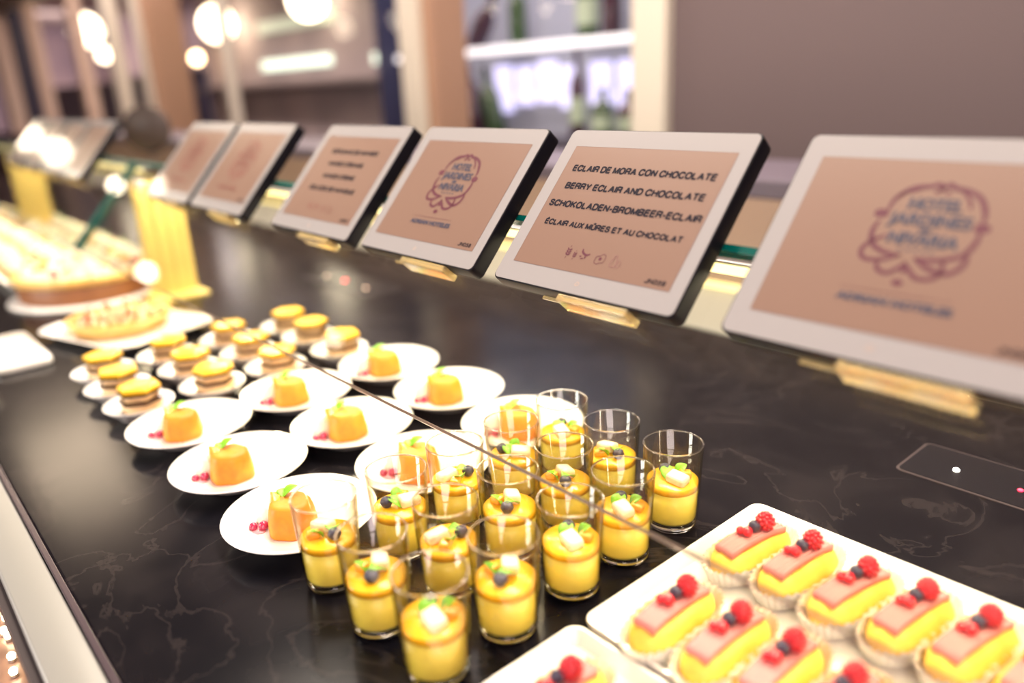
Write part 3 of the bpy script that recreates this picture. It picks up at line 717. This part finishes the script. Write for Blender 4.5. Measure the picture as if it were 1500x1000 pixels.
# ------------------------------------------------------------------ cake plates
def make_plate(r, loc, label, grp):
    t = tag(link('dessert_plate', lathe([(0, .003), (r*.52, .003), (r*.56, 0), (r*.60, .0), (r*.63, .004), (r*.86, .0125), (r*.985, .0185), (r, .0200), (r*.985, .0208), (r*.86, .0160), (r*.68, .0090), (r*.58, .0066), (0, .0062)], 56), M_PLATE, None, True, loc), label, 'plate', grp)
    return t
def make_cake(loc, label):
    t = thing('sponge_cake', label, 'cake', loc, 0, 'golden sponge cakes on the round plates')
    def wv(i, a): return .0009*math.sin(3*a+1)+.0007*math.sin(7*a)
    link('sponge', lathe([(0, 0), (.0235, 0), (.0250, .002), (.0245, .012), (.0228, .024), (.0205, .0315), (.0165, .0345), (.0110, .0330), (.0050, .0342), (0, .0338)], 36, wave=wv), M_CAKE, t, True)
    link('whipped_cream', turned(lathe([(0, 0), (.015, 0), (.0165, .004), (.013, .008), (.014, .011), (.009, .016), (.0095, .018), (.004, .023), (0, .026)], 24, wave=lambda i, a: .0012*math.sin(6*a+i)), 0, 0, 0, (-.034, -.002, 0)), M_WHIP, t, True)
    # orange wedge
    b = bmesh.new(); pts = [(0, 0)]+[(.015*math.cos(math.radians(a)), .015*math.sin(math.radians(a))) for a in range(-10, 141, 15)]
    prism(pts, 0, .008, .001, b); link('orange_wedge', turned(b, 1.25, .2, -.5, (-.020, -.004, .022)), M_ORANGE, t, True)
    link('mint_leaf', turned(leaf_bm(.018, .007), 0, -.5, 1.2, (-.013, .001, .033)), M_MINT, t, True)
    link('mint_leaf', turned(leaf_bm(.014, .006), 0, -.3, 2.6, (-.012, 0, .033)), M_MINT, t, True)
    b = bmesh.new(); merge(b, lathe([(0, 0), (.011, 0), (.010, .0012), (0, .0016)], 20, 1.5, .8), Matrix.Translation((-.036, -.024, 0)))
    merge(b, lathe([(0, 0), (.006, 0), (.005, .001), (0, .0013)], 16, 1.8, .8), Matrix.Translation((-.050, -.016, 0)))
    link('coulis', b, M_COULP, t, True)
    b = sph(.0052, (-.026, -.019, .0045)); sph(.0046, (-.034, -.026, .004), bm=b); link('berry', b, M_COUL, t, True)
    return t
px = [-.853, -1.015, -.692]; py = [.290, .447, .604]
cname = {(-.853, .290): 'near edge plate with dark berries, middle of the front three', (-1.015, .290): 'front row plate beside the hexagon cakes', (-.692, .290): 'front row plate half hidden by mousse glasses',
         (-.853, .447): 'middle row plate in the centre of the nine', (-1.015, .447): 'middle row plate beside the hexagon cakes', (-.692, .447): 'middle row plate touching the mousse glasses',
         (-.853, .604): 'back row plate in the middle, seen through the glass', (-1.015, .604): 'back row plate beside the hexagon cakes', (-.692, .604): 'back row plate hidden behind the mousse glasses'}
p0 = c0 = None
for x in px:
    for y in py:
        nm = cname[(x, y)]
        lp = 'white round ' + nm.replace(' plate', ' dessert plate', 1); lc = 'golden sponge cake on the ' + nm
        x_, y_ = x+random.uniform(-.002, .002), y+random.uniform(-.002, .002)
        rz = .42+random.uniform(-.3, .3)
        if p0 is None:
            p0 = make_plate(.080, (x_, y_, .0005), lp, 'round plates with sponge cakes'); c0 = make_cake((x_+.008, y_-.012, .0069), lc); c0.rotation_euler.z = rz
        else:
            q = p0.copy(); COL.objects.link(q); q.location = (x_, y_, .0005); q['label'] = lp
            dup(c0, (x_+.008, y_-.012, .0069), rz, lc)

# ------------------------------------------------------------------ hexagon layer cakes
def hexa(r, z0, z1, bev, sx=1.0, sy=1.0, off=(0, 0)):
    return prism([(off[0]+1.17*r*sx*math.cos(PI/3*k), off[1]+1.17*r*sy*math.sin(PI/3*k)) for k in range(6)], z0, z1, bev, seg=3)
def make_hex(loc, label):
    t = thing('hexagon_cake', label, 'cake', loc, 0, 'yellow topped hexagon layer cakes')
    link('biscuit_base', hexa(.0255, 0, .007, .0015), M_CHOC, t, 'auto')
    link('lower_mousse', hexa(.0245, .007, .022, .004), M_HCREAM, t, True)
    link('chocolate_disc', hexa(.0270, .022, .0245, .0006, off=(.001, 0)), M_CHOC, t)
    link('upper_mousse', hexa(.0225, .0245, .034, .003), M_HCREAM, t, True)
    link('chocolate_lid', hexa(.0265, .034, .0365, .0006, off=(-.001, .001)), M_CHOC, t)
    link('yellow_glaze', hexa(.0255, .0365, .0445, .003, off=(-.001, .001)), M_HYEL, t, 'auto')
    return t
hx = [-1.128, -1.230, -1.328]; hy = [.262, .368, .474, .585]
hp = h0 = None
rw = ['in the front row', 'in the second row', 'in the third row', 'in the back row']; cl = ['nearest the sponge cakes', 'in the middle', 'nearest the fruit tart']
for j, y in enumerate(hy):
    for i, x in enumerate(hx):
        if i == 2 and j in (0, 1): x += .0
        lb = 'yellow topped hexagon layer cake %s, %s' % (rw[j], cl[i]); lp = 'small white plate under the hexagon cake %s, %s' % (rw[j], cl[i])
        x_, y_ = x+random.uniform(-.004, .004), y+random.uniform(-.003, .003)
        if hp is None:
            hp = make_plate(.048, (x_-.013, y_, .0005), lp, 'small plates with hexagon cakes'); h0 = make_hex((x_, y_, .0069), lb)
        else:
            q = hp.copy(); COL.objects.link(q); q.location = (x_-.013, y_, .0005); q['label'] = lp
            dup(h0, (x_, y_, .0069), random.uniform(-.3, .3), lb)

# ------------------------------------------------------------------ left end: tart, big cake, pastries
pl = tag(link('platter', (lambda bm: bm)(bmesh.new()), M_PLATE), 'white rounded platter under the fruit tart', 'platter')
bm = bmesh.new(); rings = []
for ins, z in [(.03, 0), (.024, .003), (.004, .014), (0, .016), (.003, .017), (.026, .007), (.04, .006)]:
    rings.append([bm.verts.new((x, y, z)) for x, y in rrect(-.148+ins, .148-ins, -.112+ins, .112-ins, max(.012, .05-ins), 8)])
for A, B in zip(rings, rings[1:]):
    for k in range(len(A)): bm.faces.new((A[k], A[(k+1) % len(A)], B[(k+1) % len(A)], B[k]))
bm.faces.new(rings[0]); bm.faces.new(rings[-1]); bmesh.ops.recalc_face_normals(bm, faces=bm.faces)
bm.to_mesh(pl.data); bm.free()
for p in pl.data.polygons: p.use_smooth = True
pl.location = (-1.605, .375, .0005); pl.rotation_euler = (0, 0, .32)
tt = thing('fruit_tart', 'round fruit tart heaped with glossy pale and red fruit on white platter', 'tart', (-1.625, .370, .0072))
link('pastry_shell', lathe([(0, 0), (.080, 0), (.093, .020), (.098, .026), (.094, .028), (.086, .020), (0, .018)], 60, wave=lambda i, a: .0018*math.sin(a*28) if i in (1, 2, 3, 4) else 0), M_TART, tt, True)
for k in range(46):
    r = .078*math.sqrt((k+.5)/46); a = 2.399963*k; x, y = r*math.cos(a), r*math.sin(a)
    if k % 5 == 3: link('strawberry', turned(lathe([(0, 0), (.008, .002), (.011, .007), (.009, .014), (.004, .020), (0, .022)], 12), random.uniform(-.5, .5), 0, a, (x, y, .018)), mat('strawberry_red', (.85, .10, .03), .25, coat=.5), tt, True)
    elif k % 9 == 5: link('orange_slice', turned(prism([(.014*math.cos(q*PI/8), .014*math.sin(q*PI/8)) for q in range(9)], 0, .006, .001), .5, 0, a, (x, y, .022)), M_ORANGE, tt, True)
    else: link('glazed_berry', sph(.0088, (x, y, .0255), u=12, v=8), M_PEARL, tt, True)
gc = thing('gateau', 'large round brown cake topped with cream rosettes, left of the yellow post', 'cake', (-2.02, .405, .0005))
link('cake_board', lathe([(0, 0), (.165, 0), (.168, .003), (.165, .006), (0, .006)], 56), M_PLATE, gc, True)
link('cake_body', lathe([(0, .0062), (.138, .0062), (.142, .010), (.142, .045), (.138, .050), (0, .050)], 56), M_BROWN, gc, 'auto')
link('pastry_rim', lathe([(.136, .046), (.146, .048), (.150, .058), (.146, .066), (.136, .066), (.128, .058), (.125, .051), (.136, .046)], 64, wave=lambda i, a: .002*math.sin(a*24)), M_TART, gc, True)
rb = lathe([(0, 0), (.017, 0), (.020, .005), (.015, .010), (.016, .014), (.009, .020), (.010, .022), (.003, .028), (0, .030)], 18, wave=lambda i, a: .0018*math.sin(6*a+i*.8))
r0 = link('cream_rosette', rb, M_WHIP, gc, True, (.118, 0, .056))
for ring, n, zz in ((.112, 15, .052), (.070, 9, .052), (.028, 4, .052)):
    for k in range(n):
        a = 2*PI*k/n+ring*9
        if ring == .112 and k == 0: r0.location = (ring, 0, zz); continue
        c = r0.copy(); COL.objects.link(c); c.parent = gc; c.location = (ring*math.cos(a), ring*math.sin(a), zz); c.rotation_euler.z = a
for k in range(7):
    a = 2*PI*k/7+.3; link('fruit_slice', turned(prism([(.015*math.cos(q*PI/8), .015*math.sin(q*PI/8)) for q in range(9)], 0, .006, .001), .7, 0, a, (.092*math.cos(a), .092*math.sin(a), .072)), M_ORANGE if k % 2 else M_HYEL, gc, True)
for k in range(4):
    a = 2*PI*k/4+.9; link('red_berry', sph(.008, (.128*math.cos(a), .128*math.sin(a), .078)), M_CURR, gc, True)
# tray heaped with cream pastries
def pastry_tray(x0, L_, lb_):
  tr2 = thing('pastry_tray', lb_, 'tray', (x0, .27, .0006)); bb = bmesh.new(); rings = []
  for ins, z in [(.01, 0), (0, .018), (.004, .019), (.014, .008)]:
    rings.append([bb.verts.new((x, y, z)) for x, y in rrect(ins, L_-ins, ins, .36-ins, .02, 6)])
  for A, B in zip(rings, rings[1:]):
    for k in range(len(A)): bb.faces.new((A[k], A[(k+1) % len(A)], B[(k+1) % len(A)], B[k]))
  bb.faces.new(rings[0]); bb.faces.new(rings[-1]); link('dish', bb, M_TRAY, tr2, 'auto')
pastry_tray(-3.195, .985, 'long white tray of cream tartlets, left of the large round cake')
pastry_tray(-3.80, .42, 'short white tray of cream tartlets at the far left edge')
def make_tartlet(loc):
    t = thing('cream_tartlet', 'small tartlet with white cream and yellow fruit on the far left tray', 'pastry', loc, 0, 'cream tartlets on the far left tray')
    link('pastry_shell', lathe([(0, 0), (.030, 0), (.042, .020), (.043, .024), (.039, .023), (.034, .018), (0, .018)], 30, wave=lambda i, a: .0012*math.sin(a*14) if i in (2, 3, 4) else 0), M_TART, t, True)
    link('cream_swirl', lathe([(0, .018), (.033, .018), (.036, .026), (.027, .032), (.029, .038), (.017, .046), (.018, .049), (.006, .058), (0, .060)], 22, wave=lambda i, a: .002*math.sin(6*a+i*.8)), M_WHIP, t, True)
    link('mango_slice', turned(prism([(.018*math.cos(q*PI/8), .018*math.sin(q*PI/8)) for q in range(9)], 0, .007, .001), 1.0, 0, .6, (.018, .004, .032)), M_HYEL, t, True)
    link('mint_leaf', turned(leaf_bm(.02, .008), 0, -.6, 3.4, (-.01, -.004, .045)), M_MINT, t, True)
    return t
tl = None
for i in range(14):
    for j in range(4):
        x = -2.272-.094*i; y = .330+.082*j
        if i >= 10: x -= .17
        loc = (x+random.uniform(-.004, .004), y+random.uniform(-.003, .003), .0087)
        if tl is None: tl = make_tartlet(loc); tl.scale = (.9,)*3
        else: dup(tl, loc, random.uniform(0, 6.2), None, random.uniform(.88, .92))
# small plate and ramekin on the near left
sp = tag(link('side_dish', prism(rrect(-.118, .118, -.046, .046, .018), 0, .012, .003), M_PLATE, None, 'auto'), 'small blank white rectangular dish near the left edge', 'dish')
sp.location = (-1.625, .178, .0005); sp.rotation_euler = (0, 0, .02)
rk = thing('ramekin', 'small round white pot at the left edge in front of the rectangular dish', 'pot', (-1.462, .105, .0005))
link('pot', lathe([(0, 0), (.020, 0), (.024, .003), (.026, .030), (.0275, .033), (.0255, .033), (.022, .026), (.021, .006), (0, .005)], 36), M_PLATE, rk, True)
link('sauce', lathe([(0, .022), (.0205, .022), (.0205, .0245), (0, .025)], 24), M_BROWN, rk, True)

# ------------------------------------------------------------------ room beyond: cabinet, bottles, lamps
cb = thing('bar_cabinet', 'lit display cabinet with bottles behind the glazing', 'cabinet', (0, 0, 0))
link('carcass', box(-4.20, -2.0, 2.62, 3.02, FZ+.002, .15), M_CARC, cb)
link('back_board', box(-4.20, -2.0, 3.021, 3.06, FZ+.002, 1.5), mat('lilac_grey_board', (.42, .44, .54), .5), cb)
link('shelf', box(-4.16, -2.0, 2.77, 3.015, .585, .597), M_WIN, cb)
link('shelf_light', box(-4.16, -2.0, 2.742, 2.768, .575, .612, .002), M_STRIP, cb)
link('side_board', box(-4.205, -4.165, 2.64, 3.02, .151, 1.5), M_NAVY, cb)
for x0, x1, z0, z1 in [(-4.06, -3.95, .26, .38), (-3.56, -3.42, .27, .52), (-3.38, -3.24, .31, .51), (-3.20, -3.06, .32, .53), (-3.03, -2.91, .29, .50), (-2.82, -2.68, .31, .51), (-2.64, -2.48, .29, .51)]:
    link('backlit_panel', box(x0, x1, 3.005, 3.0195, z0, z1, .004), M_COOL, cb)
def bottle(name, x, y, z, h, r, m_, lab, lbl, tilt=0):
    t = thing(name, lab, 'bottle', (x, y, z), 0)
    pr = [(0, 0), (r*.9, 0), (r, .01), (r, h*.58), (r*.85, h*.66), (r*.38, h*.76), (r*.33, h*.97), (r*.40, h*.975), (r*.40, h), (0, h)]
    link('bottle_body', turned(lathe(pr, 24), 0, tilt, 0), m_, t, True)
    if lbl: link('paper_label', turned(lathe([(r*1.01, h*.18), (r*1.012, h*.19), (r*1.012, h*.46), (r*1.01, h*.47)], 24), 0, tilt, 0), M_LABEL, t, True)
for i, (x, z, h, r, m_, lb, lab, ti) in enumerate([
    (-3.56, .151, .40, .062, M_DWINE, 'dark leaning wine bottle at the left of the lower cabinet shelf', False, -.18),
    (-3.38, .151, .38, .055, M_DGLAS, 'green leaning bottle beside the dark one on the lower shelf', False, -.26),
    (-2.765, .151, .42, .040, M_DWINE, 'slim upright maroon bottle before the bright lilac panels', True, 0),
    (-2.60, .151, .24, .055, M_DGLAS, 'squat green bottle at the right end of the lower shelf', True, 0),
    (-2.44, .151, .23, .05, M_DWINE, 'short dark bottle against the cream post, lower shelf', True, 0),
    (-3.56, .598, .34, .055, M_DWINE, 'dark bottle leaning over at the left of the upper shelf', False, .62),
    (-3.18, .598, .36, .045, M_DGLAS, 'dark green bottle standing mid upper shelf', False, 0),
    (-2.69, .598, .40, .055, M_DGLAS, 'broad green bottle right of the middle on the upper shelf', True, 0),
    (-2.54, .598, .34, .045, M_DWINE, 'dark bottle touching the green one on the upper shelf', False, 0)]):
    bottle('wine_bottle', x, 2.86, z, h, r, m_, lb, lab, ti)
# sideboard with light bars in the lounge
sb = thing('lounge_shelving', 'grey shelving with two pale green light bars beyond the glazing', 'shelving')
link('back_board', box(-7.9, -4.25, 3.02, 3.06, FZ+.002, 1.5), mat('warm_grey_board', (.46, .38, .38), .7, noise=(2.5, (.36, .30, .31), .4, .6)), sb)
link('light_bar', box(-6.58, -5.42, 2.99, 3.018, .615, .685, .004), M_BARL, sb)
link('light_bar', box(-4.82, -4.30, 2.99, 3.018, .592, .660, .004), M_BARL, sb)
link('light_bar', box(-6.58, -5.30, 2.99, 3.018, .90, .985, .004), mat('dim_green_light', (.5, .55, .45), .5, emis=(.75, .85, .62), estr=.45), sb)
link('shelf_board', box(-7.9, -4.25, 2.80, 3.018, .475, .505), mat('grey_shelf_board', (.16, .13, .13), .5), sb)
cp = thing('dark_sideboard', 'dark navy sideboard below the globe lamps in the lounge', 'cabinet', (0, 0, 0))
link('cabinet_body', box(-10.2, -8.0, 3.0, 3.4, FZ+.002, .66, .006), M_NAVY, cp)
link('cabinet_top', box(-10.24, -7.96, 2.96, 3.44, .661, .69, .004), M_CARC, cp)
cp2 = thing('dark_sideboard', 'dark navy sideboard farther left in the lounge', 'cabinet', (0, 0, 0))
link('cabinet_body', box(-14.5, -10.9, 3.0, 3.4, FZ+.002, .62, .006), M_NAVY, cp2)
link('cabinet_top', box(-14.54, -10.86, 2.96, 3.44, .621, .65, .004), M_CARC, cp2)
def globe(x, y, z, r, label, m_=None):
    t = thing('globe_pendant', label, 'lamp', (x, y, z), 0)
    link('globe', sph(r, u=28, v=18), m_ or M_LAMP, t, True)
    link('cap', lathe([(0, r*.96), (r*.3, r*.94), (r*.3, r*1.12), (0, r*1.14)], 20), M_STEEL, t, True)
    link('cord', tube([(0, 0, r*1.13), (0, 0, CZ-z-.001)], .006), M_CARC, t)
def S(p, s): return (p[0]*s, p[1]*s, CAM_H+(p[2]-CAM_H)*s)
for p, r, s, lb, m_ in [((-6.797, 3.6, 1.203), .165, .78, 'glowing white globe lamp cut by the top of the photo', None), ((-8.895, 3.6, 1.169), .185, .78, 'glowing globe lamp behind the slim cream post', None),
                        ((-14.106, 3.6, 1.478), .235, .78, 'glowing globe lamp farthest left', None), ((-13.335, 3.6, 1.087), .10, .78, 'small round bulb just right of the farthest left globe', M_LAMP),
                        ((-9.652, 3.6, .858), .065, .78, 'small amber bulb glowing above the dark sideboard', M_BULB)]:
    x, y, z = S(p, s); globe(x, y, z, r*s, lb, m_)
for p, r, lb in [((-7.078, .356, 1.0), .12, 'globe lamp over the far left end of the buffet, out of frame'), ((-6.242, .27, 1.0), .11, 'second globe lamp over the buffet, out of frame left'),
                 ((-5.104, .136, 1.0), .05, 'small globe lamp over the buffet front, out of frame left'), ((-4.225, .174, 1.0), .055, 'small globe lamp nearest along the buffet, out of frame'),
                 ((-5.05, -.40, 1.0), .06, 'small globe lamp in front of the buffet, out of frame left'), ((-2.652, -.305, 1.0), .028, 'tiny globe lamp in front of the buffet near the viewer, out of frame')]:
    globe(*p, r*.8, lb, M_LAMP2)
